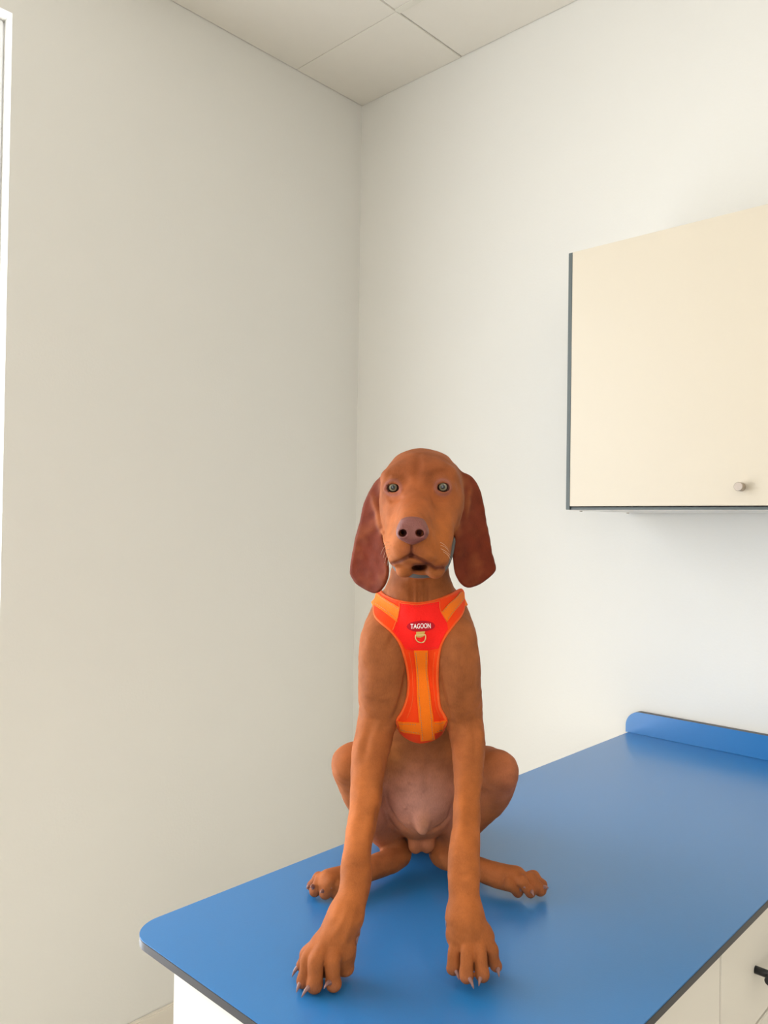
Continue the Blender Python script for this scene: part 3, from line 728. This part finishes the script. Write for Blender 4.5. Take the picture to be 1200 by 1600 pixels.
# eyes
em = bpy.data.materials.new('grey_green_eye'); em.use_nodes = True
nt = em.node_tree; b = nt.nodes['Principled BSDF']
tc = nt.nodes.new('ShaderNodeTexCoord'); sx = nt.nodes.new('ShaderNodeSeparateXYZ'); nt.links.new(tc.outputs['Object'], sx.inputs[0])
cb = nt.nodes.new('ShaderNodeCombineXYZ'); nt.links.new(sx.outputs[0], cb.inputs[0]); nt.links.new(sx.outputs[2], cb.inputs[2])
ln = nt.nodes.new('ShaderNodeVectorMath'); ln.operation = 'LENGTH'; nt.links.new(cb.outputs[0], ln.inputs[0])
ml = nt.nodes.new('ShaderNodeMath'); ml.operation = 'MULTIPLY'; ml.inputs[1].default_value = 1 / 0.01; nt.links.new(ln.outputs['Value'], ml.inputs[0])
cr = nt.nodes.new('ShaderNodeValToRGB'); nt.links.new(ml.outputs[0], cr.inputs[0])
el = cr.color_ramp.elements
el[0].position = 0.235; el[0].color = srgb(16, 14, 14); el[1].position = 0.27; el[1].color = srgb(92, 88, 72)
for p_, c_ in ((0.36, srgb(138, 134, 108)), (0.45, srgb(108, 100, 80)), (0.49, srgb(58, 40, 32)), (0.56, srgb(40, 24, 20)), (0.66, srgb(96, 66, 60))):
    e_ = el.new(p_); e_.color = c_
nt.links.new(cr.outputs[0], b.inputs['Base Color']); b.inputs['Roughness'].default_value = 0.12; b.inputs['Coat Weight'].default_value = 0.5; b.inputs['Coat Roughness'].default_value = 0.03
for i, (ex, ey, eD) in enumerate(EYES):
    bm = bmesh.new(); bmesh.ops.create_uvsphere(bm, u_segments=40, v_segments=24, radius=0.0086)
    o = mesh_obj('eye', bm, em, dog, smooth=True)
    o.location = loc(at(ex, ey, eD + 0.0098)); 
    d_ = at(ex, ey, eD); o.rotation_euler = (0, 0, -math.atan2(d_[0], d_[1]))
    tag(o, 'grey-green eye')
# nose
NF = Field()
NF.ell(644.5, 829, 0.886, 23, 18, 17.5, k=0.006)
NF.ell(630.5, 832, 0.880, 11.5, 13, 12.5, k=0.005); NF.ell(658, 832, 0.880, 12, 13, 12.5, k=0.005)
NF.ell(644, 841, 0.882, 10, 11, 9, k=0.007)
NF.ell(644.5, 816, 0.887, 17, 13, 7, k=0.010)
for s, x in ((-1, 629.5), (1, 656)):
    NF.ell(x, 833, 0.872, 6.4, 34, 5.6, k=0.002, op=-1, rot=(0, 14 * s, 0))
    NF.chain([(x + 2 * s, 834, 0.866, 3.0), (x + 9 * s, 838.5, 0.872, 2.4), (x + 14 * s, 838, 0.880, 1.4)], k=0.002, op=-1)
NF.chain([(643.5, 826, 0.8655, 0.8), (643, 838, 0.865, 1.4), (643, 853, 0.870, 1.4)], k=0.002, op=-1)
nv, nq = NF.mesh(0.0009); nv = relax(nv, nq, 1)
nm = mat('liver_nose_leather', srgb(126, 70, 62), 0.45, noise=0.12, nscale=500, bump=0.4, bscale=900, spec=0.5)
tag(grid_obj('nose', nv, nq, nm, dog), 'liver-brown nose')
# claws
cm = mat('brown_claw', srgb(138, 98, 88), 0.35, noise=0.15, nscale=300)
def claw(base, tip, r):
    base, tip = np.asarray(base), np.asarray(tip)
    d_ = tip - base; n_ = 7; P_ = []; R_ = []
    for i in range(n_):
        t_ = i / (n_ - 1); p_ = base + d_ * t_; p_ = p_ + np.array([0, 0, 1]) * 0.22 * np.linalg.norm(d_) * math.sin(math.pi * t_)
        P_.append(loc(p_)); R_.append(r * (1 - t_) ** 0.7 + 0.00035)
    tube('claw', P_, R_, cm, dog, seg=10)
for tp, cl in CLAWS:
    T_ = at(*tp[:3]); C_ = at(*cl); C_[2] = max(C_[2], Z_TABLE + 0.0012); d_ = C_ - T_; L_ = np.linalg.norm(d_)
    claw(T_ + d_ / L_ * px(tp[3], tp[2]) * 0.45 + np.array([0, 0, 0.001]), C_, 0.0030)
claw(at(558, 1461, 0.879), at(557, 1477, 0.874), 0.0026)
claw(at(700.5, 1434, 0.882), at(697, 1449, 0.878), 0.0026)
# whiskers
wm = mat('pale_whisker', srgb(226, 204, 176), 0.5)
for a, m_, c in [((609, 852, .915), (600, 850, .905), (595, 866, .90)), ((608, 858, .915), (601, 858, .905), (599, 872, .90)), ((609, 864, .912), (603, 866, .905), (601, 880, .90)),
                 ((610, 868, .912), (606, 872, .90), (605, 884, .895)), ((607, 848, .92), (603, 845, .91), (599, 852, .9)),
                 ((687, 847, .905), (695, 850, .895), (700, 858, .89)), ((688, 852, .902), (696, 853, .892), (702, 862, .888)), ((688, 857, .90), (696, 860, .89), (704, 868, .885)), ((692, 862, .905), (702, 866, .895), (705, 878, .89))]:
    P_ = []; D_ = (B.hit(a[0], a[1]) or a[2]) + 0.001; a_ = at(a[0], a[1], D_); m_ = at(m_[0], m_[1], D_ - 0.008); c_ = at(c[0], c[1], D_ - 0.012)
    for i in range(9):
        t_ = i / 8; P_.append(loc((1 - t_) ** 2 * a_ + 2 * t_ * (1 - t_) * m_ + t_ * t_ * c_))
    tube('whisker', P_, [0.00020 * (1 - 0.7 * i / 8) for i in range(9)], wm, dog, seg=5)

# ------------------------------------------------------------------ harness, laid over the chest
bvh = BVHTree.FromPolygons([tuple(p) for p in verts], [tuple(q) for q in quads.tolist()])
GX0, GY0, GX1, GY1 = 576, 908, 734, 1172
gw, gh = GX1 - GX0 + 1, GY1 - GY0 + 1
Dh = np.full((gh, gw), np.nan)
for j in range(gh):
    for i in range(gw):
        e_ = Vector(at(GX0 + i, GY0 + j, 1.0)); org = e_ * 0.7
        for _ in range(6):                # look past the ears
            hitp = bvh.ray_cast(org, e_.normalized())
            if hitp[0] is None or ear_m[quads[hitp[2]][0]] < 0.3: break
            org = hitp[0] + e_ * 0.003
        if hitp[0] is not None and hitp[0].y < 1.10: Dh[j, i] = hitp[0].y
for _ in range(40):                       # carry the surface on past the outline of the neck
    bad = np.isnan(Dh)
    if not bad.any(): break
    p_ = np.pad(Dh, 1, constant_values=np.nan); st = np.stack([p_[:-2, 1:-1], p_[2:, 1:-1], p_[1:-1, :-2], p_[1:-1, 2:]])
    ok_ = ~np.isnan(st); n_ = ok_.sum(0); av = np.where(ok_, st, 0).sum(0) / np.maximum(n_, 1) + 0.0008
    Dh = np.where(bad & (n_ > 0), av, Dh)
cap = np.where(np.isnan(Dh), 1.09, Dh); Ds = cap.copy()
for _ in range(60):                       # stretched cloth: bridges hollows, never enters the body
    p_ = np.pad(Ds, 1, mode='edge'); Ds = np.minimum(cap, (p_[:-2, 1:-1] + p_[2:, 1:-1] + p_[1:-1, :-2] + p_[1:-1, 2:]) / 4)
def Dat(x, y):
    u = min(max(x - GX0, 0), gw - 1.001); v = min(max(y - GY0, 0), gh - 1.001); i, j = int(u), int(v); a, b = u - i, v - j
    return (Ds[j, i] * (1 - a) + Ds[j, i + 1] * a) * (1 - b) + (Ds[j + 1, i] * (1 - a) + Ds[j + 1, i + 1] * a) * b
def skin(x, y, off):
    """point on the cloth surface, lifted off by off along its normal"""
    p = at(x, y, Dat(x, y)); s_ = 2.5
    a = at(x + s_, y, Dat(x + s_, y)) - at(x - s_, y, Dat(x - s_, y)); b = at(x, y + s_, Dat(x, y + s_)) - at(x, y - s_, Dat(x, y - s_))
    n = np.cross(a, b); n /= np.linalg.norm(n)
    if n[1] > 0: n = -n
    return p + n * off
def dense(poly, step=3.0, closed=True):
    out = []; m = len(poly)
    for i in range(m if closed else m - 1):
        a, b = np.array(poly[i], float), np.array(poly[(i + 1) % m], float); k = max(1, int(np.linalg.norm(b - a) / step))
        for t in range(k): out.append(tuple(a + (b - a) * t / k))
    if not closed: out.append(tuple(map(float, poly[-1])))
    return out
def inside(x, y, Q):
    r = False
    for i in range(len(Q)):
        (x0, y0), (x1, y1) = Q[i], Q[i - 1]
        if (y0 > y) != (y1 > y) and x < (x1 - x0) * (y - y0) / (y1 - y0) + x0: r = not r
    return r
def patch(name, poly, lo, hi, m, parent, smooth_poly=False, step=3.5, fray=None):
    Q = [tuple(p) for p in spline(np.array(poly, float), 5, True)] if smooth_poly else list(poly)
    Q = dense(Q, step); n = len(Q)
    xs_, ys_ = [p[0] for p in Q], [p[1] for p in Q]
    I = []
    y = min(ys_) + step / 2
    while y < max(ys_):
        x = min(xs_) + step / 2
        while x < max(xs_):
            if inside(x, y, Q) and min((x - a) ** 2 + (y - b) ** 2 for a, b in Q) > (0.55 * step) ** 2: I.append((x, y))
            x += step
        y += step
    vv, ee, ff, ov, _, _ = geometry.delaunay_2d_cdt([Vector(p) for p in Q + I], [], [list(range(n))], 1, 1e-4)
    bm = bmesh.new()
    top = [bm.verts.new(loc(skin(p.x, p.y, hi))) for p in vv]; bot = [bm.verts.new(loc(skin(p.x, p.y, lo))) for p in vv]
    cnt = {}
    for f in ff:
        f = list(f)
        bm.faces.new([top[i] for i in f]); bm.faces.new([bot[i] for i in f[::-1]])
        for i in range(len(f)):
            k_ = (f[i], f[(i + 1) % len(f)]); cnt[k_] = 1
    for (a, b) in cnt:
        if (b, a) not in cnt: bm.faces.new((top[b], top[a], bot[a], bot[b]))
    bmesh.ops.recalc_face_normals(bm, faces=bm.faces[:])
    o = mesh_obj(name, bm, m, parent, smooth=True)
    try: o.data.set_sharp_from_angle(angle=math.radians(50))
    except Exception: pass
    return o
def fabric(name, col, weave=1400, rough=0.7, sheen=0.0):
    m = mat(name, col, rough, noise=0.10, nscale=weave, bump=0.5, bscale=weave, spec=0.25, sheen=sheen)
    return m
HM = {'panel': fabric('orange_mesh_fabric', srgb(255, 70, 6)), 'red': fabric('red_padded_fabric', srgb(255, 30, 22), 900), 'strap': fabric('light_orange_webbing', srgb(255, 124, 12), 1100),
      'bind': fabric('orange_binding_tape', srgb(250, 100, 40), 1200), 'badge': mat('dark_red_badge', srgb(186, 6, 30), 0.6, spec=0.2), 'thread': mat('grey_thread', srgb(136, 124, 104), 0.6),
      'white': mat('white_print', srgb(250, 244, 240), 0.5), 'brass': mat('pale_brass', srgb(226, 200, 140), 0.3, metal=0.9), 'loop': fabric('beige_tape', srgb(214, 178, 96), 900), 'rthread': mat('red_thread', srgb(214, 60, 30), 0.6)}
hs = empty('dog_harness', to_world(at(656, 1040, 1.0)), YAW)
tag(hs, 'bright orange and red dog harness worn across the puppy\'s chest', 'harness')
_loc = loc
HB = at(656, 1040, 1.0)
def loc(p): return Vector((p[0] - HB[0], p[1] - HB[1], p[2] - HB[2]))
OUT = [(593, 926), (606, 933), (626, 940.5), (654, 943.5), (680, 939), (706, 928), (720, 920.5),
       (723, 934), (723.5, 950), (719, 963), (706, 980), (693, 999), (687, 1018), (684.5, 1050), (685, 1080), (688, 1104), (694, 1116), (698, 1127),
       (692, 1141), (677, 1153.5), (656, 1158), (638, 1152), (625, 1140), (620, 1125), (628, 1112), (635.5, 1092), (638, 1070), (636, 1048), (632, 1028), (624, 1004), (610, 986), (591, 969), (586, 957), (588, 938)]
OUTS = [tuple(p) for p in spline(np.array(OUT, float), 4, True)]
patch('chest_panel', OUTS, -0.001, 0.0030, HM['panel'], hs)
patch('red_patch', [(627.5, 943), (640, 945), (656, 946), (684, 940), (686, 956), (697.5, 974.5), (700, 984), (692, 998), (686.5, 1012.5), (659, 1014), (632, 1013.5), (625, 1001), (612, 986), (618, 976), (624, 965), (627, 953)], 0.0026, 0.0042, HM['red'], hs, step=4)
patch('strap', [(592, 928), (627, 951), (621.5, 974), (587.5, 948.5)], 0.0026, 0.0046, HM['strap'], hs, step=3)
patch('strap', [(718.5, 921.5), (722.5, 938), (698, 973.5), (686, 958)], 0.0026, 0.0046, HM['strap'], hs, step=3)
patch('strap', [(618.5, 1124), (636, 1126), (654, 1127), (676, 1126), (699.5, 1122.5), (695, 1137), (678, 1142.5), (656, 1144.5), (634, 1141.5), (623.5, 1137.5)], 0.0026, 0.0040, HM['strap'], hs, step=3)
patch('strap', [(647, 1013.5), (668, 1013.5), (671, 1060), (674, 1110), (676, 1151), (657, 1153), (653.5, 1110), (650, 1060)], 0.0034, 0.0052, HM['strap'], hs, step=3)
def path(name, pts, off, r, m, closed=False, step=3.0, sm=True, seg=8):
    P = [tuple(p) for p in spline(np.array(pts, float), 4, closed)] if sm else pts
    return tube(name, [loc(skin(x, y, off)) for x, y in dense(P, step, closed)], r, m, hs, seg=seg, closed=closed)
path('edge_binding', OUTS, 0.0012, 0.0019, HM['bind'], True, 3.0, sm=False)
path('seam_cord', [(627.5, 943), (640, 945), (656, 946), (684, 940)], 0.0042, 0.0007, HM['bind'])
path('seam_cord', [(627, 944), (627, 953), (624, 965), (618, 976), (612, 986)], 0.0042, 0.0007, HM['bind'])
path('seam_cord', [(684, 940), (686, 956), (697.5, 974.5)], 0.0042, 0.0007, HM['bind'])
# stitching: short threads in rows, one joined row per seam
def stitches(pts, off, m, gap=3.2, ln=1.7, r=0.00030):
    bm = bmesh.new(); P = dense([tuple(p) for p in pts], 0.25, False); acc = 0; start = None; segs = []
    for i in range(1, len(P)):
        acc += math.dist(P[i], P[i - 1])
        if start is None and acc >= gap - ln: start = P[i]
        if acc >= gap: segs.append((start, P[i])); acc = 0; start = None
    for a, b in segs:
        A, B2 = loc(skin(*a, off)), loc(skin(*b, off)); t_ = (B2 - A).normalized(); u = t_.cross(Vector((0, -1, 0))).normalized(); v = t_.cross(u)
        ra = [bm.verts.new(A + (u * math.cos(k * 2.094) + v * math.sin(k * 2.094)) * r) for k in range(3)]; rb = [bm.verts.new(B2 + (u * math.cos(k * 2.094) + v * math.sin(k * 2.094)) * r) for k in range(3)]
        for k in range(3): bm.faces.new((ra[k], ra[(k + 1) % 3], rb[(k + 1) % 3], rb[k]))
        bm.faces.new(ra[::-1]); bm.faces.new(rb)
    bmesh.ops.recalc_face_normals(bm, faces=bm.faces[:])
    return tag(mesh_obj('stitch_row', bm, m, hs), kind='stuff')
for row in ([(650, 1015), (653, 1060), (656.5, 1110), (659.5, 1151)], [(665, 1015), (668, 1060), (671, 1110), (673.5, 1150)]):
    stitches(row, 0.0054, HM['thread'], 2.9, 1.5, 0.00042)
for row in ([(592, 931), (626, 953.5)], [(588.5, 946), (621.5, 970)], [(716.5, 924), (688, 957.5)], [(721.5, 937), (698, 970)]): stitches(row, 0.0048, HM['thread'])
for row in ([(621, 1127), (636, 1128.5), (653, 1129.5)], [(626, 1136), (640, 1140), (656, 1142)], [(676, 1128.5), (697, 1125)], [(678, 1140), (693, 1135.5)]): stitches(row, 0.0042, HM['thread'])
for row in ([(629, 946), (640, 948), (656, 949), (683, 943)], [(634, 1010.5), (659, 1011), (684, 1009.5)]): stitches(row, 0.0044, HM['rthread'])
path('seam_cord', [(638, 1018), (642, 1045), (645, 1080), (642, 1104), (636, 1120)], 0.0028, 0.0005, HM['bind'])
path('seam_cord', [(681, 1018), (679, 1050), (680, 1080), (684, 1104), (690, 1118)], 0.0028, 0.0005, HM['bind'])
# badge with its lettering
BC = (657.5, 978.5)
badge = patch('badge', [(BC[0] + 20 * math.cos(t_ * math.pi / 18), BC[1] - 0.5 * math.cos(t_ * math.pi / 18) + 7.8 * math.sin(t_ * math.pi / 18)) for t_ in range(36)], 0.0038, 0.0052, HM['badge'], hs, step=2.5)
tag(badge, 'oval dark red badge with white lettering')
fc = bpy.data.curves.new('lettering', 'FONT'); fc.body = 'TAGOON'; fc.size = 1.0; fc.align_x = 'CENTER'; fc.align_y = 'CENTER'; fc.extrude = 0.03; fc.offset = 0.012; fc.space_character = 1.02
tmp = bpy.data.objects.new('lettering', fc); COL.objects.link(tmp)
dg = bpy.context.evaluated_depsgraph_get(); me = bpy.data.meshes.new_from_object(tmp.evaluated_get(dg)); bpy.data.objects.remove(tmp)
co = np.array([v.co[:] for v in me.vertices]); c0 = (co.max(0) + co.min(0)) / 2; wd = co[:, 0].max() - co[:, 0].min(); ht = co[:, 1].max() - co[:, 1].min()
for v in me.vertices:
    u = (v.co.x - c0[0]) / wd * 28.5; q = (v.co.y - c0[1]) / ht * 6.6
    v.co = loc(skin(BC[0] - 0.3 + u, BC[1] - q - 0.025 * u, 0.0056 + (0.0003 if v.co.z > 0 else -0.0003)))
me.materials.clear(); me.materials.append(HM['white'])
lt = bpy.data.objects.new('lettering', me); link(lt, badge); tag(lt, 'white lettering TAGOON')
# tape loop and D-ring under the badge
lp_ = patch('tape_loop', [(650.5, 986.5), (663.5, 986), (662, 993), (657, 995), (651, 994.5)], 0.0040, 0.0058, HM['loop'], hs, step=2.0)
ring = [(657 + 7.2 * math.cos(a), 993.5 + 7.6 * math.sin(a)) for a in [math.radians(-18 + 216 * k / 20) for k in range(21)]]
tube('d_ring', [loc(skin(x, y, 0.0066)) for x, y in ring], 0.0007, HM['brass'], hs, seg=10, closed=True)
# neck strap round the back and girth strap behind the elbows
def strap_round(name, pts, width, th, m):
    """pts: 3D centre line; a flat band standing on the body"""
    P = spline(np.array(pts), 6); n = len(P); C = P.mean(0); bm = bmesh.new(); rings = []
    ws = None
    for i in range(n):
        t_ = P[min(i + 1, n - 1)] - P[max(i - 1, 0)]; t_ /= np.linalg.norm(t_)
        hitn = bvh.find_nearest(Vector(P[i])); N_ = np.array(hitn[1]); N_ -= t_ * N_.dot(t_); N_ /= np.linalg.norm(N_)
        if N_.dot(P[i] - C) < 0: N_ = -N_
        W_ = np.cross(t_, N_)
        base = np.array(hitn[0]) if (np.linalg.norm(np.array(hitn[0]) - P[i]) < 0.03) else P[i]
        rings.append([bm.verts.new(loc(base + W_ * a * width / 2 + N_ * b)) for a, b in ((-1, 0.0002), (1, 0.0002), (1, th), (-1, th))])
    for i in range(n - 1):
        for k in range(4): bm.faces.new((rings[i][k], rings[i][(k + 1) % 4], rings[i + 1][(k + 1) % 4], rings[i + 1][k]))
    bm.faces.new(rings[0][::-1]); bm.faces.new(rings[-1]); bmesh.ops.recalc_face_normals(bm, faces=bm.faces[:])
    return mesh_obj(name, bm, m, hs)
def ring_pts(c, u, v, a0, a1, n, rmax):
    out = []
    for k in range(n + 1):
        a = math.radians(a0 + (a1 - a0) * k / n); d_ = u * math.cos(a) + v * math.sin(a)
        h_ = bvh.ray_cast(Vector(c + d_ * 0.25), Vector(-d_)); r_ = rmax if h_[0] is None else min(rmax, np.linalg.norm(np.array(h_[0]) - c))
        out.append(c + d_ * r_)
    return out
cN = at(656, 945, 1.075); pl_, pr_ = skin(596, 944, 0.0), skin(716, 940, 0.0)
bk = at(656, 920, 1.17) - cN; bk /= np.linalg.norm(bk); ux = np.array([1.0, 0, 0])
mid_ = ring_pts(cN, ux, bk, 168, 12, 14, 0.085)
strap_round('neck_strap', [pl_] + mid_[1:-1] + [pr_], 0.020, 0.0022, HM['strap'])
cG = at(655, 1075, 1.15); bk = at(655, 1010, 1.26) - cG; bk /= np.linalg.norm(bk)
mid_ = ring_pts(cG, ux, bk, 205, -25, 20, 0.082)
strap_round('girth_strap', [skin(622, 1132, 0.0)] + mid_ + [skin(697, 1130, 0.0)], 0.022, 0.003, HM['strap'])
# ------------------------------------------------------------------ collar
CB = at(656, 870, 1.04)
cl = empty('dog_collar', to_world(CB), YAW); tag(cl, 'plain grey band collar around the puppy\'s throat', 'collar')
def loc(p): return Vector((p[0] - CB[0], p[1] - CB[1], p[2] - CB[2]))
f_ = bvh.ray_cast(Vector(at(656, 901, 0.85)), Vector(at(656, 901, 1.0)).normalized())[0].y - 0.002
lpz = [(656, 899, f_), (676, 897, f_ + .004), (693, 890, f_ + .014), (703, 872, f_ + .028), (709, 845, f_ + .042), (712.5, 818, 1.045), (696, 815, 1.056), (656, 824, 1.070),
       (616, 815, 1.056), (600, 818, 1.045), (603, 845, f_ + .042), (610, 872, f_ + .028), (620, 890, f_ + .014), (637, 897, f_ + .004)]
P = spline(np.array([at(*p) for p in lpz]), 6, True); C = P.mean(0); bm = bmesh.new(); rings = []
ax_ = np.cross(P[0] - C, P[len(P) // 4] - C); ax_ /= np.linalg.norm(ax_)
for i in range(len(P)):
    t_ = P[(i + 1) % len(P)] - P[i - 1]; t_ /= np.linalg.norm(t_); W_ = ax_ - t_ * ax_.dot(t_); W_ /= np.linalg.norm(W_); N_ = np.cross(t_, W_)
    if N_.dot(P[i] - C) < 0: N_ = -N_
    rings.append([bm.verts.new(loc(P[i] + W_ * a * 0.0036 + N_ * b)) for a, b in ((-1, -.0018), (-.9, .0012), (-.6, .0018), (.6, .0018), (.9, .0012), (1, -.0018))])
for i in range(len(P)):
    for k in range(6): bm.faces.new((rings[i][k], rings[i][(k + 1) % 6], rings[(i + 1) % len(P)][(k + 1) % 6], rings[(i + 1) % len(P)][k]))
bmesh.ops.recalc_face_normals(bm, faces=bm.faces[:])
mesh_obj('collar_band', bm, mat('grey_collar_rubber', srgb(92, 90, 88), 0.6, noise=0.05, nscale=60), cl, smooth=True)
